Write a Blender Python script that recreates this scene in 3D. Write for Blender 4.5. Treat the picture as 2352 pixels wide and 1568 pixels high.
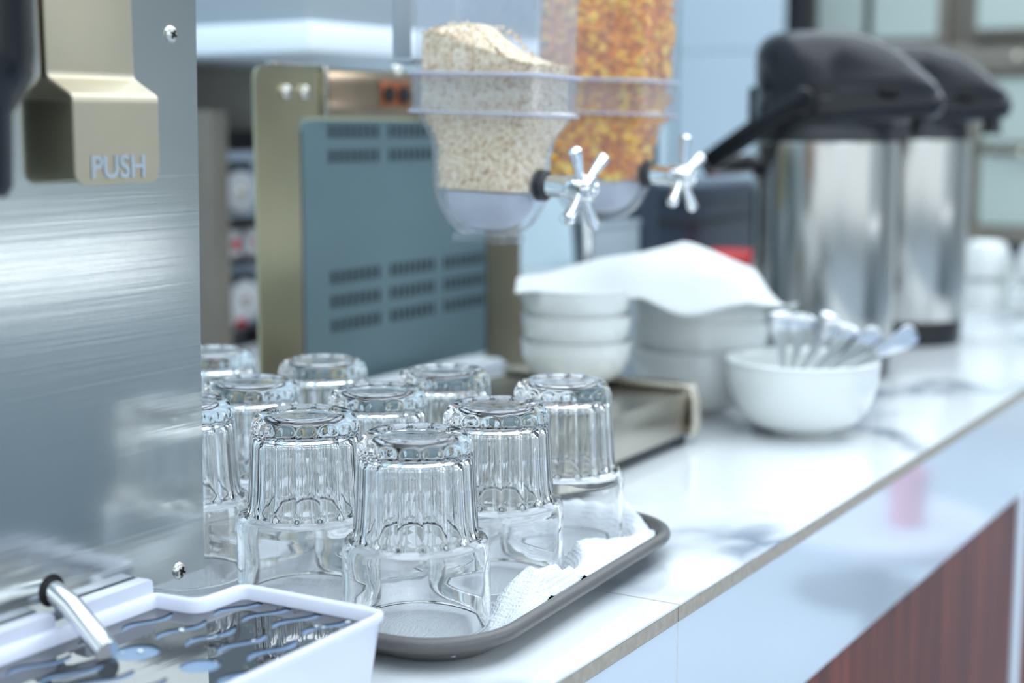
import bpy, bmesh, math, random
from math import sin, cos, pi, radians, hypot, atan2, sqrt
from mathutils import Vector, Matrix, noise
random.seed(7)
SC = bpy.context.scene
COL = SC.collection
for o in list(bpy.data.objects):
    bpy.data.objects.remove(o)

# ------------------------------------------------------------------ camera
# world frame: counter top is z = 0, x runs along the counter, y goes from the
# customers' side towards the back wall, the floor is at z = -0.9
CAM_H, FPX = 0.28, 3512.0
cam_d = bpy.data.cameras.new('camera')
cam = bpy.data.objects.new('camera', cam_d); COL.objects.link(cam)
cam_d.sensor_width = 36; cam_d.lens = 36 * FPX / 2352
cam_d.clip_start = .02; cam_d.clip_end = 60
cam_p, cam_a = radians(8.0067), radians(31.0356)
Fv = Vector((cos(cam_a) * cos(cam_p), sin(cam_a) * cos(cam_p), -sin(cam_p)))
cam.location = (0, 0, CAM_H)
cam.rotation_euler = Fv.to_track_quat('-Z', 'Y').to_euler()
cam_d.dof.use_dof = True
cam_d.dof.focus_distance = .865
cam_d.dof.aperture_fstop = 4.2
SC.camera = cam

# ------------------------------------------------------------------ world, lights, exposure
W = bpy.data.worlds.new('world'); SC.world = W; W.use_nodes = True
bg = W.node_tree.nodes['Background']
bg.inputs[0].default_value = (.84, .93, 1.0, 1); bg.inputs[1].default_value = .95

def area(name, loc, target, sx, sy, power, col):
    d = bpy.data.lights.new(name, 'AREA'); d.shape = 'RECTANGLE'; d.size = sx; d.size_y = sy
    d.energy = power; d.color = col
    o = bpy.data.objects.new(name, d); COL.objects.link(o); o.location = loc
    o.rotation_euler = (Vector(target) - Vector(loc)).to_track_quat('-Z', 'Y').to_euler()
    return o
COOL = (.86, .94, 1.0)
PANELS = [(.9, .45, 3.2, 1.8, 31), (4.0, .45, 2.4, 1.8, 20), (2.6, -2.6, 2.6, 1.8, 34), (-.9, -2.6, 2.6, 1.8, 18)]
for (x, y, sx, sy, pw) in PANELS:
    area('ceiling_panel_light', (x, y, 1.54), (x, y, 0), sx, sy, pw, COOL)
SC.view_settings.view_transform = 'Standard'
SC.view_settings.look = 'None'
SC.view_settings.gamma = 1
SC.view_settings.use_curve_mapping = False
SC.view_settings.exposure = 1.02
SC.cycles.use_denoising = True
SC.cycles.max_bounces = 28
SC.cycles.transmission_bounces = 28
SC.cycles.transparent_max_bounces = 16
SC.cycles.sample_clamp_indirect = 12

# ------------------------------------------------------------------ helpers
def nmat(name):
    m = bpy.data.materials.new(name); m.use_nodes = True
    return m, m.node_tree, m.node_tree.nodes['Principled BSDF']
def setp(b, **k):
    for n, v in k.items():
        b.inputs[n.replace('_', ' ')].default_value = v
def rgb(r, g, b):
    f = lambda c: (c / 255 / 12.92) if c / 255 <= .04045 else ((c / 255 + .055) / 1.055) ** 2.4
    return (f(r), f(g), f(b), 1)
def mat(name, col, rough=.5, metal=0, nscale=0, namt=.0, bump=0, bscale=60, stretch=(1, 1, 1), coat=0, rvar=0, **kw):
    """principled with a noise that varies colour, roughness and relief"""
    m, t, b = nmat(name)
    setp(b, Base_Color=col, Roughness=rough, Metallic=metal)
    if coat: setp(b, Coat_Weight=coat, Coat_Roughness=.06)
    for n, v in kw.items(): b.inputs[n.replace('_', ' ')].default_value = v
    tc = t.nodes.new('ShaderNodeTexCoord'); mp = t.nodes.new('ShaderNodeMapping')
    mp.inputs['Scale'].default_value = stretch
    t.links.new(tc.outputs['Object'], mp.inputs[0])
    if nscale:
        n = t.nodes.new('ShaderNodeTexNoise'); n.inputs['Scale'].default_value = nscale; n.inputs['Detail'].default_value = 4
        t.links.new(mp.outputs[0], n.inputs['Vector'])
        r = t.nodes.new('ShaderNodeValToRGB')
        c = Vector(col[:3])
        r.color_ramp.elements[0].position = .3; r.color_ramp.elements[1].position = .7
        r.color_ramp.elements[0].color = (*(c * (1 - namt)), 1)
        r.color_ramp.elements[1].color = (*(c * (1 + namt)), 1)
        t.links.new(n.outputs[0], r.inputs[0]); t.links.new(r.outputs[0], b.inputs['Base Color'])
        if rvar:
            mr = t.nodes.new('ShaderNodeMapRange')
            mr.inputs['From Min'].default_value = .3; mr.inputs['From Max'].default_value = .7
            mr.inputs['To Min'].default_value = rough - rvar; mr.inputs['To Max'].default_value = rough + rvar
            t.links.new(n.outputs[0], mr.inputs[0]); t.links.new(mr.outputs[0], b.inputs['Roughness'])
    if bump:
        n2 = t.nodes.new('ShaderNodeTexNoise'); n2.inputs['Scale'].default_value = bscale; n2.inputs['Detail'].default_value = 3
        t.links.new(mp.outputs[0], n2.inputs['Vector'])
        bp = t.nodes.new('ShaderNodeBump'); bp.inputs['Strength'].default_value = bump; bp.inputs['Distance'].default_value = .001
        t.links.new(n2.outputs[0], bp.inputs['Height']); t.links.new(bp.outputs[0], b.inputs['Normal'])
    return m

def finish(name, bm, m, parent=None, smooth=True, angle=35):
    bmesh.ops.recalc_face_normals(bm, faces=bm.faces)
    me = bpy.data.meshes.new(name); bm.to_mesh(me); bm.free()
    if m: me.materials.append(m)
    if smooth:
        me.polygons.foreach_set('use_smooth', [True] * len(me.polygons))
        me.set_sharp_from_angle(angle=radians(angle))
    o = bpy.data.objects.new(name, me); COL.objects.link(o)
    if parent: o.parent = parent
    return o
def tag(o, label=None, cat=None, group=None, kind=None):
    if label: o['label'] = label
    if cat: o['category'] = cat
    if group: o['group'] = group
    if kind: o['kind'] = kind
    return o
def thing(name, label, cat, loc=(0, 0, 0), rz=0, group=None):
    o = bpy.data.objects.new(name, None); COL.objects.link(o)
    o.location = loc; o.rotation_euler = (0, 0, rz); o.empty_display_size = .02
    return tag(o, label, cat, group)
def copy_tree(o, parent=None):
    c = o.copy(); COL.objects.link(c); c.parent = parent
    for ch in list(o.children): copy_tree(ch, c)
    return c

def loft(bm, loops, cap0=True, cap1=True):
    vs = [[bm.verts.new(p) for p in l] for l in loops]
    n = len(vs[0])
    for a, b in zip(vs, vs[1:]):
        for i in range(n):
            bm.faces.new((a[i], a[(i + 1) % n], b[(i + 1) % n], b[i]))
    if cap0: bm.faces.new(vs[0][::-1])
    if cap1: bm.faces.new(vs[-1])
    return vs
def rrect(hw, hh, r, n=5, cx=0, cy=0):
    r = max(min(r, hw - 1e-5, hh - 1e-5), 1e-5); out = []
    for k, (sx, sy) in enumerate(((1, 1), (-1, 1), (-1, -1), (1, -1))):
        for i in range(n + 1):
            a = k * pi / 2 + i / n * pi / 2
            out.append((cx + sx * (hw - r) + r * cos(a), cy + sy * (hh - r) + r * sin(a)))
    return out
def rloft(bm, levels, n=5, cap0=True, cap1=True):
    """levels: (hw, hh, r, z[, cx, cy])"""
    return loft(bm, [[(x, y, l[3]) for x, y in rrect(l[0], l[1], l[2], n, *(l[4:6] if len(l) > 4 else (0, 0)))] for l in levels], cap0, cap1)
def box(bm, x0, x1, y0, y1, z0, z1, bev=0):
    c = bmesh.ops.create_cube(bm, size=1)['verts']
    bmesh.ops.scale(bm, vec=(x1 - x0, y1 - y0, z1 - z0), verts=c)
    bmesh.ops.translate(bm, vec=((x0 + x1) / 2, (y0 + y1) / 2, (z0 + z1) / 2), verts=c)
    if bev:
        es = list({e for v in c for e in v.link_edges})
        bmesh.ops.bevel(bm, geom=es, offset=bev, segments=2, affect='EDGES', profile=.5)
def boxo(name, m, parent, *a, bev=0, **k):
    bm = bmesh.new(); box(bm, *a, bev=bev); return finish(name, bm, m, parent, **k)
def lathe(bm, prof, seg=48, axis='z', off=(0, 0, 0), cap=False):
    loops = []
    for r, z in prof:
        r = max(r, 1e-5); l = []
        for i in range(seg):
            a = 2 * pi * i / seg
            p = (r * cos(a), r * sin(a), z)
            if axis == 'y': p = (p[0], p[2], -p[1])
            if axis == 'x': p = (p[2], p[0], p[1])
            l.append((p[0] + off[0], p[1] + off[1], p[2] + off[2]))
        loops.append(l)
    return loft(bm, loops, cap, cap)
def tube(bm, pts, rad, seg=12, cap=True, flat=None, up=(0, 0, 1)):
    """round (or flat = (half width, half height)) tube along pts"""
    pts = [Vector(p) for p in pts]; loops = []
    prevn = None
    for i, p in enumerate(pts):
        t = (pts[min(i + 1, len(pts) - 1)] - pts[max(i - 1, 0)]).normalized()
        u = Vector(up)
        nrm = t.cross(u)
        if nrm.length < 1e-3: nrm = prevn if prevn else t.cross(Vector((1, 0, 0)))
        nrm.normalize()
        if prevn and nrm.dot(prevn) < 0: nrm = -nrm
        prevn = nrm; b = nrm.cross(t).normalized()
        r = rad[i] if isinstance(rad, (list, tuple)) else rad
        l = []
        for k in range(seg):
            a = 2 * pi * k / seg
            if flat:
                ca, sa = cos(a), sin(a); e = .45
                l.append(p + nrm * flat[0] * math.copysign(abs(ca) ** e, ca) * (r) + b * flat[1] * math.copysign(abs(sa) ** e, sa) * (r))
            else:
                l.append(p + nrm * cos(a) * r + b * sin(a) * r)
        loops.append(l)
    loft(bm, loops, cap, cap)
def offset_poly(P, d):
    n = len(P); out = []
    for i in range(n):
        a, b, c = Vector(P[i - 1]), Vector(P[i]), Vector(P[(i + 1) % n])
        e1, e2 = (b - a).normalized(), (c - b).normalized()
        n1, n2 = Vector((-e1.y, e1.x)), Vector((-e2.y, e2.x))     # inward for CCW
        k = d / max(1e-6, (1 + n1.dot(n2)))
        out.append(b + (n1 + n2) * k)
    return out
def round_poly(P, R, n=6):
    out = []; N = len(P)
    for i in range(N):
        a, b, c = Vector(P[i - 1]), Vector(P[i]), Vector(P[(i + 1) % N])
        r = R[i] if isinstance(R, (list, tuple)) else R
        d1, d2 = (a - b).normalized(), (c - b).normalized()
        half = math.acos(max(-1, min(1, d1.dot(d2)))) / 2
        t = max(r, 1e-4) / math.tan(half)
        p1, p2 = b + d1 * t, b + d2 * t
        for k in range(n + 1):
            s = k / n
            out.append((p1 * (1 - s) ** 2 + b * 2 * s * (1 - s) + p2 * s * s).to_tuple())
    return out
def plate_curve(name, outlines, z, th, m, parent=None, loc=None):
    """flat plate with holes: first outline is the border, the others are cut out"""
    cu = bpy.data.curves.new(name, 'CURVE'); cu.dimensions = '2D'; cu.fill_mode = 'BOTH'; cu.extrude = th / 2
    for ol in outlines:
        s = cu.splines.new('POLY'); s.points.add(len(ol) - 1); s.use_cyclic_u = True
        for k, p in enumerate(ol): s.points[k].co = (p[0], p[1], 0, 1)
    t = bpy.data.objects.new(name, cu); COL.objects.link(t)
    dg = bpy.context.evaluated_depsgraph_get()
    me = bpy.data.meshes.new_from_object(t.evaluated_get(dg)); bpy.data.objects.remove(t)
    me.name = name; me.materials.clear(); me.materials.append(m)
    for v in me.vertices: v.co.z += z
    o = bpy.data.objects.new(name, me); COL.objects.link(o)
    if parent: o.parent = parent
    return o
def text_obj(name, s, size, m, parent, mw, ext=.0003):
    cu = bpy.data.curves.new(name, 'FONT'); cu.body = s; cu.size = size; cu.extrude = ext
    cu.offset = size * .018; cu.align_x = 'CENTER'; cu.align_y = 'CENTER'
    t = bpy.data.objects.new(name, cu); COL.objects.link(t)
    dg = bpy.context.evaluated_depsgraph_get()
    me = bpy.data.meshes.new_from_object(t.evaluated_get(dg)); bpy.data.objects.remove(t)
    me.transform(mw); me.materials.clear(); me.materials.append(m)
    o = bpy.data.objects.new(name, me); COL.objects.link(o)
    if parent: o.parent = parent
    return o

# ------------------------------------------------------------------ materials
def brushed(name, col, rough, along='x', warm=0, bump=.05, wav=.0, wscale=4, rvar=.04, namt=.06):
    m, t, b = nmat(name)
    setp(b, Metallic=1.0, Roughness=rough)
    tc = t.nodes.new('ShaderNodeTexCoord'); mp = t.nodes.new('ShaderNodeMapping')
    sc = {'x': (6, 500, 500), 'z': (500, 500, 6), 'y': (500, 6, 500)}[along]
    mp.inputs['Scale'].default_value = sc
    t.links.new(tc.outputs['Object'], mp.inputs[0])
    n = t.nodes.new('ShaderNodeTexNoise'); n.inputs['Scale'].default_value = 1; n.inputs['Detail'].default_value = 3
    t.links.new(mp.outputs[0], n.inputs['Vector'])
    n2 = t.nodes.new('ShaderNodeTexNoise'); n2.inputs['Scale'].default_value = wscale * 2; n2.inputs['Detail'].default_value = 5
    t.links.new(tc.outputs['Object'], n2.inputs['Vector'])
    r = t.nodes.new('ShaderNodeValToRGB'); c = Vector(col[:3])
    r.color_ramp.elements[0].position = .3; r.color_ramp.elements[1].position = .7
    r.color_ramp.elements[0].color = (*(c * (1 - namt)), 1); r.color_ramp.elements[1].color = (*(c * (1 + namt)), 1)
    if warm:
        r.color_ramp.elements[1].color = (c.x * (1 + namt + warm), c.y * (1 + namt + warm * .7), c.z * (1 + namt), 1)
    t.links.new(n2.outputs[0], r.inputs[0]); t.links.new(r.outputs[0], b.inputs['Base Color'])
    mr = t.nodes.new('ShaderNodeMapRange'); mr.inputs['From Min'].default_value = .3; mr.inputs['From Max'].default_value = .7
    mr.inputs['To Min'].default_value = rough - rvar; mr.inputs['To Max'].default_value = rough + rvar
    t.links.new(n2.outputs[0], mr.inputs[0]); t.links.new(mr.outputs[0], b.inputs['Roughness'])
    bp = t.nodes.new('ShaderNodeBump'); bp.inputs['Strength'].default_value = bump; bp.inputs['Distance'].default_value = .0005
    t.links.new(n.outputs[0], bp.inputs['Height'])
    last = bp
    if wav:
        n3 = t.nodes.new('ShaderNodeTexNoise'); n3.inputs['Scale'].default_value = wscale; n3.inputs['Detail'].default_value = 1
        t.links.new(tc.outputs['Object'], n3.inputs['Vector'])
        b3 = t.nodes.new('ShaderNodeBump'); b3.inputs['Strength'].default_value = wav; b3.inputs['Distance'].default_value = .02
        t.links.new(n3.outputs[0], b3.inputs['Height']); t.links.new(bp.outputs[0], b3.inputs['Normal']); last = b3
    t.links.new(last.outputs[0], b.inputs['Normal'])
    return m
M = {}
M['panel_steel'] = brushed('brushed_panel_steel', rgb(200, 203, 200), .13, 'x', bump=.09, wav=.04, wscale=3, rvar=.02, namt=.03)
M['lever_steel'] = brushed('khaki_lever_steel', rgb(176, 168, 150), .42, 'x', warm=.10, bump=.05, namt=.08)
M['toaster_steel'] = brushed('khaki_toaster_steel', rgb(176, 170, 144), .32, 'z', warm=.06, bump=.05, namt=.10)
M['hood_steel'] = brushed('brown_reflecting_steel', rgb(168, 148, 130), .16, 'y', warm=.18, bump=.03, namt=.2)
M['tray_steel'] = brushed('crumb_tray_steel', rgb(184, 178, 166), .26, 'x', bump=.04, wav=.05, wscale=6, namt=.06)
M['flask_steel'] = brushed('airpot_steel', rgb(176, 176, 172), .20, 'z', bump=.05, namt=.03)
M['chrome'] = mat('chrome', rgb(225, 228, 230), .05, 1.0, nscale=30, namt=.02)
M['cutlery'] = mat('cutlery_steel', rgb(205, 208, 212), .18, 1.0, nscale=30, namt=.05)
M['screw'] = mat('screw_steel', rgb(200, 198, 190), .16, 1.0, nscale=400, namt=.1)
M['mirror_plate'] = mat('polished_dark_grate', rgb(48, 50, 54), .03, 0, nscale=60, namt=.08, IOR=1.85)
M['glass'] = mat('clear_glass', (1, 1, 1, 1), .0, 0, bump=.0, IOR=1.44, Transmission_Weight=1.0)
M['white_plastic'] = mat('white_plastic', rgb(212, 217, 232), .28, nscale=8, namt=.01, bump=.02, bscale=300)
M['porcelain'] = mat('white_porcelain', rgb(216, 220, 218), .18, nscale=8, namt=.015, coat=.4)
M['black_plastic'] = mat('black_plastic', rgb(8, 10, 16), .25, nscale=200, namt=.05, Specular_IOR_Level=.38)
M['matte_black'] = mat('matte_black_plastic', rgb(30, 32, 36), .5, nscale=40, namt=.15, bump=.05, bscale=300)
M['tray_plastic'] = mat('grey_tray_plastic', rgb(84, 83, 82), .33, nscale=200, namt=.05, bump=.25, bscale=900)
M['tile_body'] = mat('tan_tile_body', rgb(158, 150, 138), .75, nscale=180, namt=.12, bump=.3, bscale=500)
M['grout'] = mat('cream_grout', rgb(205, 203, 196), .85, nscale=300, namt=.12, bump=.4, bscale=700)
M['floor'] = mat('pale_blue_floor', rgb(176, 190, 204), .35, nscale=3, namt=.08)
M['ceiling'] = mat('white_ceiling', rgb(238, 240, 240), .8, nscale=20, namt=.02, bump=.1, bscale=100)
M['wall'] = mat('grey_wall', rgb(196, 199, 198), .7, nscale=6, namt=.04, bump=.05, bscale=80)
M['wall_dark'] = mat('light_grey_back_wall', rgb(180, 198, 206), .7, nscale=5, namt=.08, bump=.05, bscale=80)
M['wall_blue'] = mat('pale_blue_panel', rgb(178, 192, 202), .45, nscale=3, namt=.03)
M['cabinet_grey'] = mat('grey_cabinet_paint', rgb(150, 162, 170), .45, nscale=4, namt=.04)
M['cabinet_white'] = mat('white_cabinet_rail', rgb(222, 232, 242), .35, nscale=6, namt=.02)
M['mesh_blue'] = mat('blue_grey_enamel', rgb(102, 126, 132), .38, 0, nscale=5, namt=.08, Metallic=.35)
M['slot'] = mat('dark_slot', rgb(38, 50, 58), .8, nscale=50, namt=.2)
M['red'] = mat('red_card', rgb(190, 38, 42), .45, nscale=25, namt=.2)
M['clear_pack'] = mat('pale_grey_film', rgb(160, 172, 186), .25, nscale=25, namt=.12)
M['pack_white'] = mat('white_tub', rgb(205, 205, 208), .35, nscale=25, namt=.05)
M['green_glass'] = mat('pale_green_door_panel', rgb(168, 180, 174), .2, nscale=2, namt=.05, coat=.3)
M['frame_brown'] = mat('grey_brown_frame', rgb(118, 112, 102), .45, nscale=14, namt=.12)
M['knob_brass'] = mat('worn_door_knob', rgb(200, 192, 178), .2, 1.0, nscale=20, namt=.1)
M['navy'] = mat('navy_plastic', rgb(42, 54, 70), .4, nscale=8, namt=.15, bump=.05, bscale=200)
M['frost'] = mat('frosted_white_rotor', rgb(220, 224, 232), .35, nscale=10, namt=.02, Transmission_Weight=.35, IOR=1.3)
M['dark_hole'] = mat('dark_hole', rgb(18, 16, 15), .8, nscale=30, namt=.1)
M['push_ink'] = mat('pale_blue_lettering', rgb(150, 160, 168), .4, nscale=60, namt=.1)
M['pink'] = mat('pink_plastic', rgb(225, 120, 150), .4, nscale=10, namt=.05)

def wood():
    m, t, b = nmat('red_brown_wood'); setp(b, Roughness=.42, Specular_IOR_Level=.3)
    tc = t.nodes.new('ShaderNodeTexCoord'); mp = t.nodes.new('ShaderNodeMapping'); mp.inputs['Scale'].default_value = (90, 90, 3)
    n = t.nodes.new('ShaderNodeTexNoise'); n.inputs['Scale'].default_value = 1; n.inputs['Detail'].default_value = 6; n.inputs['Roughness'].default_value = .65
    r = t.nodes.new('ShaderNodeValToRGB')
    e = r.color_ramp.elements; e[0].position = .32; e[0].color = rgb(62, 30, 22); e[1].position = .68; e[1].color = rgb(132, 66, 44)
    mid = r.color_ramp.elements.new(.5); mid.color = rgb(96, 46, 32)
    t.links.new(tc.outputs['Object'], mp.inputs[0]); t.links.new(mp.outputs[0], n.inputs[0]); t.links.new(n.outputs[0], r.inputs[0]); t.links.new(r.outputs[0], b.inputs['Base Color'])
    bp = t.nodes.new('ShaderNodeBump'); bp.inputs['Strength'].default_value = .15; bp.inputs['Distance'].default_value = .001
    t.links.new(n.outputs[0], bp.inputs['Height']); t.links.new(bp.outputs[0], b.inputs['Normal'])
    return m
M['wood'] = wood()
def marble():
    m, t, b = nmat('white_veined_marble'); setp(b, Roughness=.12, Coat_Weight=.3, Coat_Roughness=.04)
    tc = t.nodes.new('ShaderNodeTexCoord')
    mp = t.nodes.new('ShaderNodeMapping'); mp.inputs['Scale'].default_value = (1, 1.2, 1); mp.inputs['Location'].default_value = (.37, .12, 0)
    t.links.new(tc.outputs['Object'], mp.inputs[0])
    nd = t.nodes.new('ShaderNodeTexNoise'); nd.inputs['Scale'].default_value = 3.2; nd.inputs['Detail'].default_value = 4
    t.links.new(mp.outputs[0], nd.inputs['Vector'])
    mix = t.nodes.new('ShaderNodeMixRGB'); mix.inputs[0].default_value = .45
    t.links.new(mp.outputs[0], mix.inputs[1]); t.links.new(nd.outputs['Color'], mix.inputs[2])
    v = t.nodes.new('ShaderNodeTexVoronoi'); v.feature = 'DISTANCE_TO_EDGE'; v.inputs['Scale'].default_value = 4.2
    t.links.new(mix.outputs[0], v.inputs['Vector'])
    r = t.nodes.new('ShaderNodeValToRGB'); e = r.color_ramp.elements
    e[0].position = 0; e[0].color = (1, 1, 1, 1); e[1].position = .12; e[1].color = (0, 0, 0, 1)
    t.links.new(v.outputs['Distance'], r.inputs[0])
    n2 = t.nodes.new('ShaderNodeTexNoise'); n2.inputs['Scale'].default_value = 5; n2.inputs['Detail'].default_value = 5
    t.links.new(mp.outputs[0], n2.inputs['Vector'])
    r2 = t.nodes.new('ShaderNodeValToRGB'); r2.color_ramp.elements[0].position = .40; r2.color_ramp.elements[1].position = .60
    t.links.new(n2.outputs[0], r2.inputs[0])
    mu = t.nodes.new('ShaderNodeMath'); mu.operation = 'MULTIPLY'
    t.links.new(r.outputs[0], mu.inputs[0]); t.links.new(r2.outputs[0], mu.inputs[1])
    mu2 = t.nodes.new('ShaderNodeMath'); mu2.operation = 'MULTIPLY'; mu2.inputs[1].default_value = 1.0
    t.links.new(mu.outputs[0], mu2.inputs[0])
    cm = t.nodes.new('ShaderNodeMixRGB'); cm.inputs[1].default_value = rgb(218, 222, 224); cm.inputs[2].default_value = rgb(122, 136, 152)
    t.links.new(mu2.outputs[0], cm.inputs[0]); t.links.new(cm.outputs[0], b.inputs['Base Color'])
    return m
M['marble'] = marble()
M['fascia'] = mat('glossy_white_fascia', rgb(196, 206, 216), .05, nscale=2, namt=.02, coat=1.0)
def towel_mat():
    m, t, b = nmat('embossed_paper'); setp(b, Base_Color=rgb(214, 220, 226), Roughness=.9, Subsurface_Weight=.0)
    tc = t.nodes.new('ShaderNodeTexCoord')
    v = t.nodes.new('ShaderNodeTexVoronoi'); v.inputs['Scale'].default_value = 420; v.inputs['Randomness'].default_value = .15
    t.links.new(tc.outputs['Object'], v.inputs['Vector'])
    n = t.nodes.new('ShaderNodeTexNoise'); n.inputs['Scale'].default_value = 900
    t.links.new(tc.outputs['Object'], n.inputs['Vector'])
    ad = t.nodes.new('ShaderNodeMath'); ad.operation = 'ADD'
    t.links.new(v.outputs['Distance'], ad.inputs[0]); t.links.new(n.outputs[0], ad.inputs[1])
    bp = t.nodes.new('ShaderNodeBump'); bp.inputs['Strength'].default_value = .7; bp.inputs['Distance'].default_value = .0014
    t.links.new(ad.outputs[0], bp.inputs['Height']); t.links.new(bp.outputs[0], b.inputs['Normal'])
    return m
M['towel'] = towel_mat()
M['napkin'] = mat('soft_white_napkin', rgb(204, 207, 206), .85, nscale=10, namt=.01, bump=.2, bscale=500)
def clear_plastic():
    m = bpy.data.materials.new('clear_acrylic'); m.use_nodes = True; t = m.node_tree
    for n in list(t.nodes): t.nodes.remove(n)
    out = t.nodes.new('ShaderNodeOutputMaterial'); mx = t.nodes.new('ShaderNodeMixShader')
    tr = t.nodes.new('ShaderNodeBsdfTransparent'); tr.inputs[0].default_value = (.955, .965, .985, 1)
    gl = t.nodes.new('ShaderNodeBsdfGlossy'); gl.inputs['Roughness'].default_value = .06
    fr = t.nodes.new('ShaderNodeFresnel'); fi = t.nodes.new('ShaderNodeMath'); fi.operation = 'MULTIPLY_ADD'
    gi = t.nodes.new('ShaderNodeNewGeometry'); fi.inputs[1].default_value = 1 / 1.4 - 1.4; fi.inputs[2].default_value = 1.4
    t.links.new(gi.outputs['Backfacing'], fi.inputs[0])
    fi2 = t.nodes.new('ShaderNodeMath'); fi2.operation = 'ADD'; fi2.inputs[1].default_value = 0
    t.links.new(fi.outputs[0], fi2.inputs[0]); t.links.new(fi2.outputs[0], fr.inputs['IOR'])
    df = t.nodes.new('ShaderNodeBsdfDiffuse'); df.inputs[0].default_value = (.85, .88, .93, 1)
    mx2 = t.nodes.new('ShaderNodeMixShader')
    n = t.nodes.new('ShaderNodeTexNoise'); n.inputs['Scale'].default_value = 18
    mr = t.nodes.new('ShaderNodeMapRange'); mr.inputs['To Min'].default_value = .01; mr.inputs['To Max'].default_value = .10
    t.links.new(n.outputs[0], mr.inputs[0]); t.links.new(mr.outputs[0], mx2.inputs[0])
    t.links.new(tr.outputs[0], mx2.inputs[1]); t.links.new(df.outputs[0], mx2.inputs[2])
    t.links.new(fr.outputs[0], mx.inputs[0]); t.links.new(mx2.outputs[0], mx.inputs[1]); t.links.new(gl.outputs[0], mx.inputs[2])
    t.links.new(mx.outputs[0], out.inputs[0])
    return m
lm, lt, lb = nmat('highlight_glow'); setp(lb, Base_Color=(1, 1, 1, 1), Emission_Color=(.95, .97, 1, 1), Emission_Strength=2.6)  # glow of the tube added to put a bright band on the steel panel
M['added_glow'] = lm
M['hole_shade'] = mat('painted_blue_shade', rgb(116, 140, 168), .35, nscale=20, namt=.04)  # blue of shade and reflected light on the white basin, put into the colour
M['red_brown'] = mat('rusty_socket_plate', rgb(150, 84, 48), .4, .5, nscale=60, namt=.25)
M['pale_grey'] = mat('pale_grey_card', rgb(190, 196, 200), .5, nscale=12, namt=.03)
M['acrylic'] = clear_plastic()
M['rim'] = mat('thick_acrylic_rim', rgb(214, 217, 228), .12, nscale=12, namt=.04, Transmission_Weight=.55, IOR=1.2)
def flake_mat(name, c1, c2, c3, sc):
    m, t, b = nmat(name); setp(b, Roughness=.7)
    tc = t.nodes.new('ShaderNodeTexCoord')
    n = t.nodes.new('ShaderNodeTexNoise'); n.inputs['Scale'].default_value = sc; n.inputs['Detail'].default_value = 4
    t.links.new(tc.outputs['Object'], n.inputs['Vector'])
    r = t.nodes.new('ShaderNodeValToRGB'); e = r.color_ramp.elements
    e[0].position = .32; e[0].color = c1; e[1].position = .68; e[1].color = c3
    k = e.new(.5); k.color = c2
    t.links.new(n.outputs[0], r.inputs[0]); t.links.new(r.outputs[0], b.inputs['Base Color'])
    return m
M['oats'] = flake_mat('rolled_oats', rgb(188, 146, 96), rgb(240, 216, 176), rgb(252, 238, 212), 330)
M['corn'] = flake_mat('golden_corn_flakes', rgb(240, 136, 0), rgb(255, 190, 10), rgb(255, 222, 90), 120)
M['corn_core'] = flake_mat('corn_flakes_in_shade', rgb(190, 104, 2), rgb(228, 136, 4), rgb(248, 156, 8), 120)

# ------------------------------------------------------------------ room
def S(name, m, *a, **k):
    o = boxo(name, m, None, *a, **k); o['kind'] = 'structure'; return o
XL, XR, YF, YB, ZF, ZC = -2.6, 3.6, -4.2, 1.5, -.9, 1.6
S('floor', M['floor'], XL, 6, YF, YB, ZF - .05, ZF)
S('ceiling', M['ceiling'], XL, 6, YF, YB, ZC, ZC + .05)
S('wall_back', M['wall_dark'], XL, XR, YB, YB + .08, ZF, ZC)
wf = bpy.data.objects.new('wall_front', None); COL.objects.link(wf); wf['kind'] = 'structure'
boxo('wall_section', M['wall'], wf, 1.9, 6, YF - .08, YF, ZF, ZC)
boxo('wall_section', M['wall'], wf, XL, 1.9, YF - .08, YF, ZF, -.3)
boxo('wall_section', M['wall'], wf, XL, 1.9, YF - .08, YF, 1.45, ZC)
w2 = bpy.data.objects.new('window_2', None); COL.objects.link(w2); w2['kind'] = 'structure'
for a in ((XL, XL + .06), (-1.13, -1.07), (.37, .43), (1.84, 1.9)):
    boxo('window_frame', M['cabinet_white'], w2, a[0], a[1], YF - .06, YF - .01, -.3, 1.45)
S('wall_far', M['wall'], 6, 6.08, YF, -.2, ZF, ZC)
# left wall with a window opening
wl = bpy.data.objects.new('wall_left', None); COL.objects.link(wl); wl['kind'] = 'structure'
boxo('wall_section', M['wall'], wl, XL - .08, XL, YF, YB, ZF, -.2)
boxo('wall_section', M['wall'], wl, XL - .08, XL, YF, YB, 1.45, ZC)
w1 = bpy.data.objects.new('window_1', None); COL.objects.link(w1); w1['kind'] = 'structure'
for a in (-4.2, -2.8, -1.4, 0, 1.43):
    boxo('window_frame', M['cabinet_white'], w1, XL - .06, XL - .01, a, a + .07, -.2, 1.45)
# ceiling light housings
for (x, y, sx, sy, pw), lab in zip(PANELS, ('wide white ceiling light housing over the counter', 'white ceiling light housing over the far end of the counter',
                                           'white ceiling light housing over the dining table', 'white ceiling light housing by the two windows')):
    bm = bmesh.new(); rloft(bm, [(sx / 2 + .04, sy / 2 + .04, .01, 1.546), (sx / 2 + .04, sy / 2 + .04, .01, 1.5995)], 2)
    o = finish('ceiling_light', bm, M['cabinet_white'], None, False); o.location = (x, y, 0)
    tag(o, lab, 'ceiling light')

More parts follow.
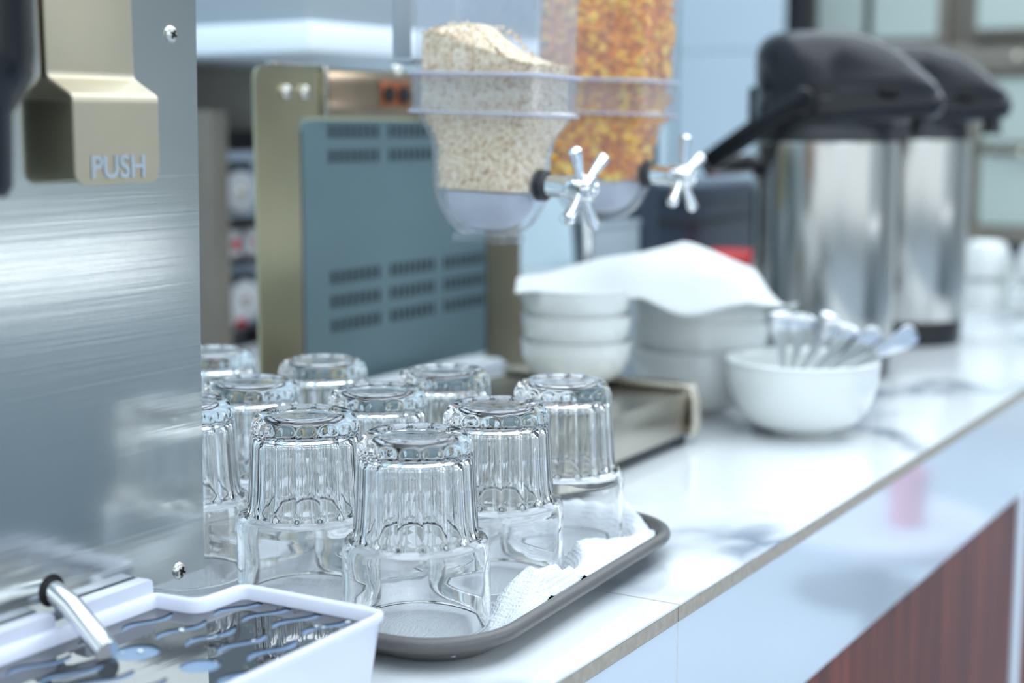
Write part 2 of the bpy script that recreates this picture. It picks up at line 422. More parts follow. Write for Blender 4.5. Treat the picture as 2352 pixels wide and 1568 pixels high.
# far end: pale blue partition, dark post, glazed cabinet
S('wall_right', M['wall_blue'], 3.55, 3.6, 1.36, YB, ZF, ZC)
S('wall_right_2', M['wall'], 3.75, 3.8, .2, 1.4, ZF, ZC)
bm = bmesh.new(); rloft(bm, [(.03, .040, .005, ZF), (.03, .040, .005, ZC)], 2)
o = finish('post', bm, M['matte_black'], None); o.location = (3.484, 1.322, 0)
tag(o, 'dark vertical post between the pale blue wall and the glazed cabinet', 'post')
pbl = thing('wall_panel', 'pale blue wall panel beside the dispensers with one faint horizontal joint', 'wall panel', (3.2, 1.0, 0))
boxo('panel', M['wall_blue'], pbl, .0, .03, .245, .49, -.9, .444)
boxo('panel', M['wall_blue'], pbl, .0, .03, .245, .49, .447, 1.4)
cab = thing('glazed_cabinet', 'grey-brown framed cabinet with pale green glass doors behind the airpots', 'cabinet', (3.5, 0, ZF))
boxo('carcass', M['frame_brown'], cab, .05, .24, .45, 1.27, 0, 2.3)
z0 = -ZF
for (y0, y1, za, zb) in ((1.16, 1.27, z0 + .46, z0 + .95), (.99, 1.14, z0 + .46, z0 + .95), (.50, .90, z0 + .475, z0 + .95)):
    d = boxo('door', M['frame_brown'], cab, .01, .048, y0 - .02, y1 + .02, za, zb, bev=.003)
    boxo('pane', M['green_glass'], d, .002, .009, y0, y1, za + .02, zb - .02)
for (y0, y1, za, zb) in ((.50, .88, z0 + .245, z0 + .385), (.50, .88, z0 + .06, z0 + .215), (.92, 1.2, z0 + .245, z0 + .44)):
    d = boxo('door', M['frame_brown'], cab, .01, .048, y0 - .02, y1 + .02, za - .02, zb + .02, bev=.003)
    boxo('pane', M['green_glass'], d, .002, .009, y0, y1, za, zb)
boxo('shelf_rail', M['frame_brown'], cab, -.02, .01, .45, .97, z0 + .40, z0 + .455, bev=.004)
boxo('shelf_rail', M['knob_brass'], cab, -.02, .01, .45, .86, z0 + .228, z0 + .238, bev=.002)
boxo('shelf_rail', M['frame_brown'], cab, -.02, .01, .45, .97, z0 + .02, z0 + .055, bev=.004)
boxo('dark_base', M['navy'], cab, -.03, .01, .45, .97, z0 - .3, z0 + .015, bev=.004)
for (y, z) in ((.80, z0 + .43), (.78, z0 + .222)):
    bm = bmesh.new(); lathe(bm, [(0, -.03), (.008, -.028), (.011, -.018), (.008, -.008), (.004, 0), (.004, .02)], 20, 'x'); k = finish('knob', bm, M['knob_brass'], cab); k.location = (-.02, y, z)

# upper cabinet on the back wall
uc = thing('wall_cabinet', 'grey wall cabinet with a white bottom rail above the display rack', 'cabinet', (0, 0, 0))
boxo('carcass', M['cabinet_grey'], uc, 1.39, 1.95, 1.105, 1.498, .398, 1.1, bev=.004)
boxo('bottom_rail', M['cabinet_white'], uc, 1.385, 1.955, 1.10, 1.498, .364, .398, bev=.003)
# left part of the back wall: brown upright beside the machine
# display rack with packs
rk = thing('display_rack', 'dark display rack holding clear packs and red-marked tubs at the back wall', 'rack', (1.545, 1.32, 0))
boxo('upright', M['frame_brown'], rk, -.10, -.075, -.02, .15, -.0, .30)
boxo('upright', M['matte_black'], rk, .17, .18, -.02, .15, -.0, .275)
boxo('back_panel', M['matte_black'], rk, -.075, .18, .10, .15, 0, .275)
boxo('rear_board', M['frame_brown'], rk, -.12, .32, .152, .165, 0, .42)
RK = rk
for z in (.157, .105, .018, -.0):
    boxo('shelf', M['matte_black'], rk, -.075, .17, -.02, .10, z, z + .006)
def pack(px, pz, h, label):
    t = thing('clear_pack', label, 'pack', (1.545 + px, 1.345, pz))
    bm = bmesh.new(); rloft(bm, [(.036, .018, .005, 0), (.036, .018, .005, h)], 3); finish('box', bm, M['clear_pack'], t)
    bm = bmesh.new(); box(bm, -.024, .024, -.020, -.018, h * .68, h * .85, .0005); finish('window_strip', bm, M['slot'], t)
    bm = bmesh.new(); lathe(bm, [(.0, -.0245), (.006, -.024), (.009, -.022), (.022, -.0245), (.028, -.022), (.029, -.018)], 32, 'y'); d = finish('disc', bm, M['pack_white'], t); d.location = (0, 0, h * .38)
    bm = bmesh.new(); lathe(bm, [(.0, -.0255), (.006, -.025), (.009, -.0235)], 20, 'y'); k = finish('hub', bm, M['knob_brass'], d)
    return t
pack(-.025, .163, .085, 'clear pack with round grey disc on the upper rack shelf')
pack(.055, .163, .085, 'half-hidden clear pack beside the toaster on the upper rack shelf')
pack(-.022, .0242, .078, 'clear pack with round grey disc on the lower rack shelf, below three tubs')
pack(.058, .0242, .078, 'half-hidden clear pack beside the toaster on the lower rack shelf')
def tub(px, pz, label, m=None):
    t = thing('tub', label, 'tub', (1.545 + px, 1.335, pz), group='small tubs on the display rack')
    bm = bmesh.new(); lathe(bm, [(0, 0), (.016, 0), (.019, .004), (.019, .032), (.017, .038), (0, .038)], 24); finish('pot', bm, m or M['pack_white'], t)
    bm = bmesh.new(); lathe(bm, [(0, -.0205), (.007, -.020), (.0075, -.017)], 20, 'y'); d = finish('mark', bm, M['red'], t); d.location = (0, 0, .019)
    return t
tub(-.045, .111, 'white tub with red mark, nearest the steel machine panel of three')
tub(-.003, .111, 'white tub with red mark, middle one of three on the rack shelf')
tub(.039, .111, 'white tub with red mark, nearest the toaster of three')
tub(-.040, -.022 + .03, 'single white tub with red mark low on the rack behind the glasses')
t = thing('red_pack', 'red pack low on the display rack beside the toaster', 'pack', (1.580, 1.33, 0))
bm = bmesh.new(); rloft(bm, [(.030, .02, .008, .0), (.030, .02, .008, .016), (.026, .017, .008, .0175)], 3); finish('carton', bm, M['red'], t)

# ------------------------------------------------------------------ counter
YE = .366
cnt = thing('service_counter', 'long white marble service counter with tan tile edge and wood front', 'counter', (0, 0, 0))
for a, b in ((-.8, .7992), (.8008, 2.4), (2.4012, 3.45)):
    boxo('marble_slab', M['marble'], cnt, a, b, YE, 1.495, -.0012, 0)
    boxo('tile_edge', M['tile_body'], cnt, a, b, YE + .0003, 1.495, -.0105, -.0012)
    boxo('fascia_tile', M['fascia'], cnt, a + .0003, b, YE + .001, YE + .010, -.120, -.0112)
boxo('joint', M['grout'], cnt, .7985, .8015, YE + .0012, YE + .006, -.118, -.011)
boxo('joint', M['tile_body'], cnt, .7991, .8009, YE + .001, 1.4, -.01, -.0006)
boxo('bedding', M['grout'], cnt, -.8, 3.45, YE + .012, 1.49, -.10, -.0108)
boxo('wood_panel', M['wood'], cnt, -.8, 1.694, YE + .004, YE + .024, -.88, -.1203)
boxo('wood_panel', M['wood'], cnt, 1.722, 3.45, YE + .004, YE + .024, -.88, -.1203)
boxo('panel_trim', M['cabinet_white'], cnt, 1.696, 1.72, YE - .0, YE + .02, -.88, -.1203)
boxo('plinth', M['matte_black'], cnt, -.8, 3.45, YE + .05, 1.49, -.9, -.88)

# customer side: cabinet added to streak the steel panel, two stools (they only show as reflections)
bf = thing('highlight_cabinet', 'low grey cabinet added across the aisle, its lit tube there for the panel highlight', 'cabinet', (2.35, -1.75, ZF))
boxo('carcass', M['cabinet_grey'], bf, -.65, .65, -.45, .12, .08, .90, bev=.004)
boxo('worktop', M['cabinet_grey'], bf, -.68, .68, -.47, .17, .90, .93, bev=.004)
boxo('plinth', M['matte_black'], bf, -.62, .62, -.42, .08, 0, .08)
for k in (-.45, 0, .45):
    d_ = boxo('door', M['cabinet_grey'], bf, k - .19, k + .19, .1205, .136, .12, .80, bev=.002)
    boxo('handle', M['chrome'], d_, k + .14, k + .155, .137, .15, .5, .7, bev=.003)
bm = bmesh.new(); tube(bm, [(-.60, .150, .866), (.46, .150, .866)], .017, 16); finish('highlight_tube', bm, M['added_glow'], bf)  # unseen glowing tube, added only for its reflection in the steel panel
for i, (x, y, l) in enumerate(((2.75, -.12, 'white round stool standing nearest the counter front'), (3.7, -.45, 'white round stool standing farther along the aisle'))):
    st = thing('stool', l, 'stool', (x, y, ZF))
    bm = bmesh.new(); lathe(bm, [(0, .41), (.20, .41), (.215, .425), (.215, .445), (.20, .46), (0, .462)], 40); finish('seat', bm, M['white_plastic'], st)
    bm = bmesh.new(); lathe(bm, [(0, 0), (.17, 0), (.17, .012), (.03, .025), (.022, .06), (.022, .41)], 32); finish('pedestal', bm, M['navy'], st)
t = thing('pink_tumbler', 'pink plastic tumbler on the stool near the counter front', 'cup', (2.70, -.05, ZF + .462))
bm = bmesh.new(); lathe(bm, [(0, 0), (.03, 0), (.038, .1), (.036, .1), (.028, .004), (0, .004)], 32); finish('cup', bm, M['pink'], t)

# ------------------------------------------------------------------ drinks machine
PY = .555
mc = thing('drinks_machine', 'brushed stainless steel drinks machine standing at the left', 'machine', (0, 0, 0))
bm = bmesh.new()
xe = lambda z: .600 + (z - .033) / .311 * .006
loft(bm, [[(-.2, PY, .044), (xe(.044), PY, .044), (xe(.044), PY + .0014, .044), (-.2, PY + .0014, .044)],
          [(-.2, PY, .75), (xe(.75), PY, .75), (xe(.75), PY + .0014, .75), (-.2, PY + .0014, .75)]])
finish('front_panel', bm, M['panel_steel'], mc, False)
boxo('housing', M['panel_steel'], mc, -.2, .535, PY + .0016, .86, .046, .75, bev=.002)
for x, y in ((-.1, .60), (.42, .60), (-.1, .82), (.42, .82)):
    bm = bmesh.new(); lathe(bm, [(0, 0), (.02, 0), (.022, .006), (.016, .012), (.012, .046), (0, .046)], 24); k = finish('foot', bm, M['matte_black'], mc); k.location = (x, y, 0)
def screw(x, z, parent, r=.0046, y=PY):
    bm = bmesh.new(); lathe(bm, [(0, -.0022), (r * .5, -.0021), (r * .85, -.0013), (r, -.0003), (r, .0004)], 28, 'y')
    s = finish('screw', bm, M['screw'], parent); s.location = (x, y, z)
    for a in (.5, .5 + pi / 2):
        b = bmesh.new(); box(b, -r * .5, r * .5, -.0026, -.0018, -r * .13, r * .13)
        bmesh.ops.rotate(b, cent=(0, 0, 0), matrix=Matrix.Rotation(a, 3, 'Y'), verts=b.verts)
        finish('recess', b, M['dark_hole'], s, False)
screw(.5868, .3262, mc, .0044); screw(.581, .0475, mc, .0046); screw(.5505, .3455, mc, .004, PY - .0035)
# pressed PUSH lever
def strip(name, pts, x0f, x1f, th, m, parent):
    """sheet strip following pts (y, z, x0, x1)"""
    bm = bmesh.new(); loops = []
    for i, (y, z, x0, x1) in enumerate(pts):
        a = pts[max(i - 1, 0)]; c = pts[min(i + 1, len(pts) - 1)]
        ty, tz = c[0] - a[0], c[1] - a[1]; L = hypot(ty, tz); ny, nz = -tz / L, ty / L
        ny, nz = ny * th / 2, nz * th / 2
        loops.append([(x0, y - ny, z - nz), (x1, y - ny, z - nz), (x1, y + ny, z + nz), (x0, y + ny, z + nz)])
    loft(bm, loops); return finish(name, bm, m, parent, True, 30)
lev = []
lev.append((.5530, .40, .502, .5565)); lev.append((.5530, .306, .5025, .5575)); lev.append((.5530, .3045, .5025, .5575)); lev.append((.5522, .3025, .5025, .5575)); lev.append((.5510, .3015, .5025, .558)); lev.append((.5500, .3008, .5026, .558)); lev.append((.5405, .2952, .5034, .5585))
lev.append((.5395, .2945, .5035, .5585)); lev.append((.5385, .2935, .5035, .5585)); lev.append((.538, .2915, .5035, .558)); lev.append((.538, .2905, .5035, .558)); lev.append((.538, .262, .5035, .5575))
for k in range(0, 7):
    a = k / 6 * pi / 2; r = .006
    lev.append((.5380, .2585 + .003 - .0 - (sin(a)) * r - .0025, .5035 + r * (1 - cos(a)), .5572 - r * (1 - cos(a))))
lv = strip('push_lever', lev, 0, 0, .0013, M['lever_steel'], mc)
mw = Matrix.Translation((.5302, .5370, .2605)) @ Matrix.Rotation(pi / 2, 4, 'X')
text_obj('lettering', 'PUSH', .0150, M['push_ink'], lv, mw, .0002)
# tap tube coming out of the panel
bm = bmesh.new()
tube(bm, [(.4945, PY + .004, .0600), (.4935, PY - .004, .0590), (.4905, PY - .018, .0550), (.483, PY - .044, .0440), (.4815, PY - .049, .0418)], .0056, 20)
finish('tap_tube', bm, M['chrome'], mc)
bm = bmesh.new(); lathe(bm, [(0, -.0004), (.0078, -.0004), (.0082, .0002)], 32, 'y'); k = finish('tube_hole', bm, M['dark_hole'], mc); k.location = (.4940, PY, .0598)
# black dispensing spout
bm = bmesh.new(); lathe(bm, [(0, .252), (.011, .252), (.0135, .256), (.0145, .285), (.020, .293), (.0235, .300), (.0245, .31), (.0255, .42), (0, .42)], 40)
k = finish('spout', bm, M['black_plastic'], mc); k.location = (.4165, .50, 0)
bm = bmesh.new(); tube(bm, [(.4165, .50, .40), (.4165, .555, .40)], .022, 20); finish('spout_neck', bm, M['black_plastic'], mc)

# ------------------------------------------------------------------ drip tray
dr = thing('drip_tray', 'white plastic drip tray with a mirror-polished slotted grate under the tap', 'drip tray', (0, 0, 0))
P0 = [(.591, .424), (.589, .5185), (.5565, .5195), (.554, .5465), (.15, .5465), (.15, .424)]
RR = [.012, .010, .006, .006, .006, .01]
def dloop(d, z, dz=0, rr=0):
    R = [max(.001, r + (-d if i != 2 else d) + rr) for i, r in enumerate(RR)]
    return [(x, y, z) for x, y in round_poly(offset_poly(P0, d), R, 6)]
bm = bmesh.new()
loft(bm, [dloop(.0105, .0005), dloop(.009, .0008), dloop(.0065, .010), dloop(.0022, .0385), dloop(.0008, .0405), dloop(.0, .0425), dloop(.0005, .0445), dloop(.002, .0452), dloop(.0035, .0448), dloop(.0048, .0435),
          dloop(.0053, .0385), dloop(.0056, .0370), dloop(.0075, .0370), dloop(.012, .0370)])
finish('basin', bm, M['white_plastic'], dr, True, 50)
def wave(cx, cy, L=.0345, w=.0072, tilt=0):
    n = 18; up, dn = [], []
    for i in range(n + 1):
        s = i / n; x = (s - .5) * L
        yy = .0034 * sin((s - .5) * 2 * pi)
        ww = w * .5 * max(.06, sin(pi * min(1, max(0, .02 + s * .96)))) ** .75
        up.append((cx + x, cy - yy + ww + x * tilt)); dn.append((cx + x, cy - yy - ww + x * tilt))
    return up[::-1] + dn
holes = []
for y in (.529, .5065, .4875, .468, .4495): holes.append(wave(.5305, y))
for y in (.5065, .488, .469, .450): holes.append(wave(.5715, y - .001, tilt=-.10))
for y in (.5275, .5065, .488, .468, .449): holes.append(wave(.4605, y, tilt=-.12))
for y in (.529, .5065, .488, .468, .449): holes.append(wave(.421, y)); holes.append(wave(.38, y))
holes.append(wave(.5005, .4395, tilt=-.1)); holes.append(wave(.4975, .531, L=.02, w=.003))
circ = lambda cx, cy, r: [(cx + r * cos(2 * pi * k / 40), cy + r * sin(2 * pi * k / 40)) for k in range(40)]
holes.append(circ(.4952, .5018, .0112)); holes.append(circ(.4975, .4642, .0094))
border = [(p[0], p[1]) for p in dloop(.0058, 0)]
g = plate_curve('grate', [border] + holes, .0378, .0009, M['mirror_plate'], dr)
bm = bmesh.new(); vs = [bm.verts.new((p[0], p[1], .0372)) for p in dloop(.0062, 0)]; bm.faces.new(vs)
finish('hole_shade', bm, M['hole_shade'], dr, False)  # blue sheet under the grate holes, painted as the basin's shaded tone
# hooks of the tray standing against the panel
for a, b in ((.20, .4865), (.5045, .5512)):
    bm = bmesh.new()
    pts = [(a, .038), (b, .038), (b, .0500), (b - .0006, .0515), (b - .002, .0522), (a + .002, .0522), (a + .0006, .0515), (a, .0500)]
    loft(bm, [[(x, .5448, z) for x, z in pts], [(x, .5462, z + .0003) for x, z in pts], [(x, .5530, z) for x, z in pts]])
    finish('hook', bm, M['white_plastic'], dr, True, 30)
# drops of water standing on the grate
bm = bmesh.new()
for i in range(46):
    x = random.choice((random.uniform(.50, .585), random.uniform(.49, .57))); y = random.uniform(.435, .525)
    r = random.choice((.0005, .0007, .001, .0016))
    if x > .55 and y > .51: continue
    c = bmesh.ops.create_uvsphere(bm, u_segments=10, v_segments=6, radius=r)['verts']
    bmesh.ops.scale(bm, vec=(1.2, 1, .45), verts=c); bmesh.ops.translate(bm, vec=(x, y, .0383), verts=c)
o = finish('water_drops', bm, M['glass'], dr); o['kind'] = 'stuff'

# ------------------------------------------------------------------ serving tray
TA = radians(3.0)
TC = (.7617, .6174)
def t2w(u, v): return (TC[0] + u * cos(TA) - v * sin(TA), TC[1] + u * sin(TA) + v * cos(TA))
def w2t(x, y):
    x -= TC[0]; y -= TC[1]; return (x * cos(TA) + y * sin(TA), -x * sin(TA) + y * cos(TA))
HU, HV = .152, .2125
bm = bmesh.new()
tp = [(.030, .0015), (.028, .0004), (.022, .0), (.018, .0012), (.006, .0085), (.0035, .0100), (.0015, .0108), (.0, .0125), (-.0004, .0150), (.0008, .0172), (.0030, .0186), (.0052, .0184), (.0068, .0172), (.0085, .0130), (.0125, .0065), (.016, .0042), (.020, .0036)]
loops = [[(x, y, z) for x, y in rrect(HU - d, HV - d, .052 - d, 14)] for d, z in tp]
loft(bm, loops)
o = finish('serving_tray', bm, M['tray_plastic'], None, True, 50)
o.location = (TC[0], TC[1], .0003); o.rotation_euler = (0, 0, TA)
tag(o, 'dark grey plastic serving tray holding the upturned glasses', 'tray')

GL = [  # x, y, turn, label
    (.671, .465, .12, 'front glass tumbler, nearest the camera, upside down on the paper towel'),
    (.686, .553, .31, 'upside-down tumbler second in the row behind the drip tray, left of the front one'),
    (.768, .473, .05, 'upside-down tumbler just right of and behind the front glass beside the towel fold'),
    (.862, .480, .22, 'rightmost upside-down tumbler on the tray, by the steel crumb tray'),
    (.774, .565, .18, 'upside-down tumbler in the middle of the tray, surrounded by the others'),
    (.756, .654, .37, 'upside-down tumbler behind the second one, in front of the toaster\'s khaki side frame'),
    (.860, .572, .11, 'upside-down tumbler at the back under the oat dispenser'),
    (.852, .670, .26, 'upside-down tumbler at the back in front of the blue-grey toaster panel'),
    (.677, .641, .02, 'half-seen tumbler cut off by the steel machine panel, in the near row'),
    (.845, .768, .29, 'half-seen tumbler at the very back left beside the machine panel under the rack')]
GL_T = [w2t(g[0], g[1]) for g in GL]
# paper towel lining the tray
def towel_h(u, v):
    w = noise.noise(Vector((u * 22, v * 22, 1.3))) * .5 + noise.noise(Vector((u * 60, v * 45, 4.1))) * .22
    h = .0046 + .0011 * max(0, w + .25)
    # creases
    for (a, bb, c, s, amp) in ((.6, 1, .02, .0035, .0026), (1, -.45, .045, .003, .0022), (1, .25, -.055, .003, .0022), (.1, 1, -.09, .004, .0022)):
        L = hypot(a, bb); d = (a * u + bb * v - c) / L + .012 * noise.noise(Vector((u * 9, v * 9, a)))
        h += amp * math.exp(-(d / s) ** 2)
    # inner border climbs the rim, and the front edge stands up in a fold
    e = (v + HV)                       # distance from the front edge
    if e < .060:
        st = max(0, min(1, (u + .085) / .045)); st = st * st * (3 - 2 * st)
        en = max(0, min(1, (.148 - u) / .03))
        c = .030 + .004 * sin(u * 60)
        k = max(0, 1 - abs(e - c) / (.014 if e > c else .030)); k = k * k * (3 - 2 * k)
        amp = .024 - .011 * max(0, min(1, (u - .0) / .09)) + .004 * noise.noise(Vector((u * 30, 3.1, 7.7)))
        h += amp * k * st * en * max(0, min(1, (e - .0085) / .010))
        h += .0105 * max(0, (.024 - e) / .0155) * (1 if e > .0085 else 1)
    for e2 in (HU - abs(u), HV - v):
        if e2 < .022: h += .0125 * max(0, (.022 - e2) / .0155)
    for gx, gy in GL_T:
        dd = hypot(u - gx, v - gy)
        if dd < .052: h = min(h, .0084 + max(0, dd - .0425) * 1.2)
    return h
bm = bmesh.new(); NU, NV = 120, 160; grid = []
for j in range(NV + 1):
    row = []
    for i in range(NU + 1):
        du = HU - .0065; dv = HV - .0085
        a = -1 + 2 * i / NU; b = -1 + 2 * j / NV
        # square to rounded rectangle
        u = a * du; v = b * dv
        cr = .050; cu, cv = du - cr, dv - cr
        if abs(u) > cu and abs(v) > cv:
            qx, qy = (abs(u) - cu) / cr, (abs(v) - cv) / cr
            m_ = max(qx, qy); l_ = hypot(qx, qy)
            f = m_ / l_ if l_ > 0 else 1
            f = f + (1 - f) * 0
            u = math.copysign(cu + qx * f * cr, u); v = math.copysign(cv + qy * f * cr, v)
        if a > .93:                        # torn edge lying over the end of the tray
            k_ = (a - .93) / .07; ov = max(0, min(1, (v + HV - .030) / .02)) * max(0, min(1, (.03 - v) / .05))
            u += k_ * (.0075 * ov + .003 * noise.noise(Vector((v * 60, 5.2, 0))))
            zz_ = .006 * ov * k_ + .0035 * ov * k_ * noise.noise(Vector((v * 90, 1.2, u * 40)))
        else: zz_ = 0
        row.append(bm.verts.new((u, v, towel_h(min(u, HU - .0065), v) + zz_)))
    grid.append(row)
for j in range(NV):
    for i in range(NU):
        bm.faces.new((grid[j][i], grid[j][i + 1], grid[j + 1][i + 1], grid[j + 1][i]))
o = finish('paper_towel', bm, M['towel'], None, True, 180)
o.location = (TC[0], TC[1], .0003); o.rotation_euler = (0, 0, TA)
sm = o.modifiers.new('thickness', 'SOLIDIFY'); sm.thickness = .0005; sm.offset = 1
tag(o, 'white embossed paper towel lining the serving tray under the glasses', 'paper towel')

# ------------------------------------------------------------------ glasses
NF = 16
def glass_mesh():
    SEG = NF * 16
    H = .1035
    # outer profile, upside down: z = 0 is the mouth, z = H the thick base
    out = [(.0392, .0), (.0402, .0005), (.0408, .0015), (.0409, .012), (.0408, .030), (.0407, .0385), (.0406, .0425), (.0400, .0458), (.0388, .0476), (.0370, .0486), (.0352, .0491)]
    body = []
    for k in range(0, 15):
        z = .0491 + (.0955 - .0491) * (k / 14); body.append((.0345 - (z - .0491) / .0444 * .0023, z))
    sh = []
    for k in range(1, 11):
        a = k / 10 * pi / 2; sh.append((.0322 - .0088 * (1 - cos(a)), .0955 + .0118 * sin(a)))
    basep = [(.0215, .1074), (.0200, .1070), (.0185, .1064), (.012, .1061), (.004, .1060)]
    prof = [(r, z, 0) for r, z in out] + [(r, z, 1) for r, z in body] + [(r, z, 1) for r, z in sh] + [(r, z, 0) for r, z in basep]
    inner = [(.0385, .0), (.0381, .0006), (.0378, .002), (.0377, .030), (.0374, .0395), (.0366, .0440), (.0345, .0475), (.0320, .0500), (.0308, .053), (.0300, .060), (.0292, .075), (.0286, .0885), (.0278, .0920), (.0255, .0940), (.020, .0949), (.010, .0953), (.003, .0954)]
    bm = bmesh.new()
    loops = []
    for r, z, fl in prof:
        l = []
        for i in range(SEG):
            a = 2 * pi * i / SEG; rr = r
            if z > .0480:
                base_r = .0345 - (z - .0491) / .0444 * .0023
                c = abs(cos(a * NF / 2))                     # 1 at the flute's middle, 0 on the ridge
                depth = .0018 * min(1, max(0, (z - .0480) / .0075)) ** .6
                flr = base_r + .0002 - depth * (1 - (1 - c) ** 1.7)
                if fl: rr = min(r, flr) if z > .0955 else flr
                else: rr = min(r, flr) if z < .104 and z > .0485 else r
            l.append((rr * cos(a), rr * sin(a), z))
        loops.append(l)
    vo = loft(bm, loops, False, False); bm.faces.new(vo[-1])
    SI = SEG
    li = [[(r * cos(2 * pi * i / SI), r * sin(2 * pi * i / SI), z) for i in range(SI)] for r, z in inner]
    vi = loft(bm, li, False, False); bm.faces.new(vi[-1][::-1])
    for i in range(SEG):
        j = (i + 1) % SEG
        bm.faces.new((vo[0][i], vi[0][i], vi[0][j], vo[0][j]))
    return finish('tumbler', bm, M['glass'], None, True, 60)
g0 = glass_mesh()
for i, (x, y, a, l) in enumerate(GL):
    o = g0 if i == 0 else g0.copy()
    if i: COL.objects.link(o)
    o.location = (x, y, .0092); o.rotation_euler = (0, 0, a)
    tag(o, l, 'glass', 'fluted tumblers upside down on the tray')

# ------------------------------------------------------------------ steel base tray in front of the toaster
ct = thing('crumb_tray', 'low stainless steel tray with folded rim beside the glasses', 'steel tray', (0, 0, 0))
x0, x1, y0, y1 = .985, 1.237, .552, .745
boxo('deck', M['tray_steel'], ct, x0 + .002, x1 - .004, y0 + .002, y1, .039, .047, bev=.001)
bm = bmesh.new(); box(bm, x0, x1 - .014, y0 - .0, y0 + .0015, .011, .049, .0004); finish('front_wall', bm, M['tray_steel'], ct)
boxo('side_wall', M['tray_steel'], ct, x0, x0 + .0015, y0, y1, .011, .049)
for k, xx in enumerate((x1 - .013, x1 - .0055)):
    bm = bmesh.new(); tube(bm, [(xx, y0 - .001, .009), (xx + .0005, y0 - .003, .02), (xx + .001, y0 - .003, .040), (xx + .001, y0 + .001, .0505), (xx + .001, y0 + .02, .0515), (xx + .001, y1, .0515)], .0036, 12)
    finish('rolled_rim', bm, M['tray_steel'], ct)
boxo('end_wall', M['tray_steel'], ct, x1 - .010, x1, y0, y1, .012, .048, bev=.001)
boxo('base_frame', M['matte_black'], ct, x0 + .004, x1 - .015, y0 + .003, y1 - .004, .004, .011)
for xx in (x0 + .03, x1 - .022):
    for yy in (y0 + .012, y1 - .03):
        bm = bmesh.new(); lathe(bm, [(0, 0), (.009, 0), (.011, .003), (.010, .011), (0, .011)], 20); k = finish('foot', bm, M['matte_black'], ct); k.location = (xx, yy, 0)

# ------------------------------------------------------------------ conveyor toaster
TY = .85                                   # plane of its front plate
ts = thing('toaster', 'stainless conveyor toaster with khaki frame and blue-grey vented panel behind the glasses', 'toaster', (0, 0, 0))
def stand_up(o, y):                        # turn a plate drawn in (x, z) upright at depth y
    o.data.transform(Matrix(((1, 0, 0, 0), (0, 0, -1, y), (0, 1, 0, 0), (0, 0, 0, 1)))); return o
outl = round_poly([(.995, .012), (1.53, .012), (1.53, .030), (1.428, .100), (1.428, .331), (.995, .331)], [.004, .004, .006, .05, .012, .014], 7)
hole = round_poly([(1.053, .040), (1.361, .040), (1.361, .288), (1.053, .288)], [.006, .006, .012, .012], 6)
stand_up(plate_curve('front_frame', [outl, hole], 0, .003, M['toaster_steel'], ts), TY)
vp = stand_up(plate_curve('vent_panel', [round_poly([(1.056, .043), (1.358, .043), (1.358, .285), (1.056, .285)], [.006, .006, .012, .012], 6)], 0, .003, M['mesh_blue'], ts), TY + .0005)
bm = bmesh.new()
box(bm, 1.052, 1.0562, TY - .001, TY + .004, .043, .275); finish('panel_gap', bm, M['slot'], ts)
bm = bmesh.new()
for (zr, n) in ((.2755, 3), (.2535, 3), (.1445, 3), (.1225, 3), (.1005, 3)):
    for gi in range(n):
        for k in range(8):
            x = 1.0965 + gi * .092 + k * .0099
            box(bm, x - .0027, x + .0027, TY - .0018, TY - .0008, zr - .0058, zr + .0058)
o = finish('vent_slots', bm, M['slot'], vp, False); o['kind'] = 'stuff'
boxo('body', M['toaster_steel'], ts, 1.235, 1.42, TY + .003, 1.05, .045, .322, bev=.003)
boxo('hood', M['hood_steel'], ts, 1.086, 1.424, TY - .0045, TY - .0016, .2885, .328, bev=.0008)
boxo('hood_fold', M['screw'], ts, 1.083, 1.089, TY - .0062, TY - .0018, .288, .333, bev=.001)
boxo('cap_fold', M['screw'], ts, 1.016, 1.083, TY - .0055, TY + .004, .3315, .334, bev=.0008)
bm = bmesh.new(); box(bm, 1.168, 1.214, TY - .0060, TY - .0046, .2985, .3215, .0006); finish('socket_plate', bm, M['red_brown'], ts)
for x in (1.179, 1.203):
    bm = bmesh.new(); lathe(bm, [(0, -.0022), (.0078, -.0022), (.0078, .001)], 20, 'y'); k = finish('socket', bm, M['dark_hole'], ts); k.location = (x, TY - .0062, .3095)
for x in (1.033, 1.058):
    bm = bmesh.new(); lathe(bm, [(0, -.005), (.003, -.0048), (.0060, -.0028), (.007, 0), (.007, .001)], 24, 'y'); k = finish('rivet', bm, M['screw'], ts); k.location = (x, TY - .0022, .309)
bm = bmesh.new(); lathe(bm, [(0, .012), (.004, .011), (.006, .007), (.006, 0)], 20); k = finish('top_bolt', bm, M['screw'], ts); k.location = (1.203, TY + .002, .3275)
for x, y in ((1.02, TY + .001), (1.50, TY + .001), (1.26, 1.02), (1.39, 1.02)):
    bm = bmesh.new(); lathe(bm, [(0, 0), (.009, 0), (.010, .003), (.008, .0125 if y < .9 else .046), (0, .0125 if y < .9 else .046)], 20); k = finish('foot', bm, M['matte_black'], ts); k.location = (x, y, 0)
# pale box between the glasses and the toaster
wb = thing('white_box', 'low pale box standing behind the glasses before the toaster panel', 'box', (1.195, .805, 0))
bm = bmesh.new(); rloft(bm, [(.094, .022, .005, 0), (.094, .022, .005, .048), (.092, .020, .004, .051)], 3); finish('carton', bm, M['pale_grey'], wb)
boxo('lid_edge', M['white_plastic'], wb, -.0948, .0948, -.0228, .0228, .044, .0475, bev=.001)

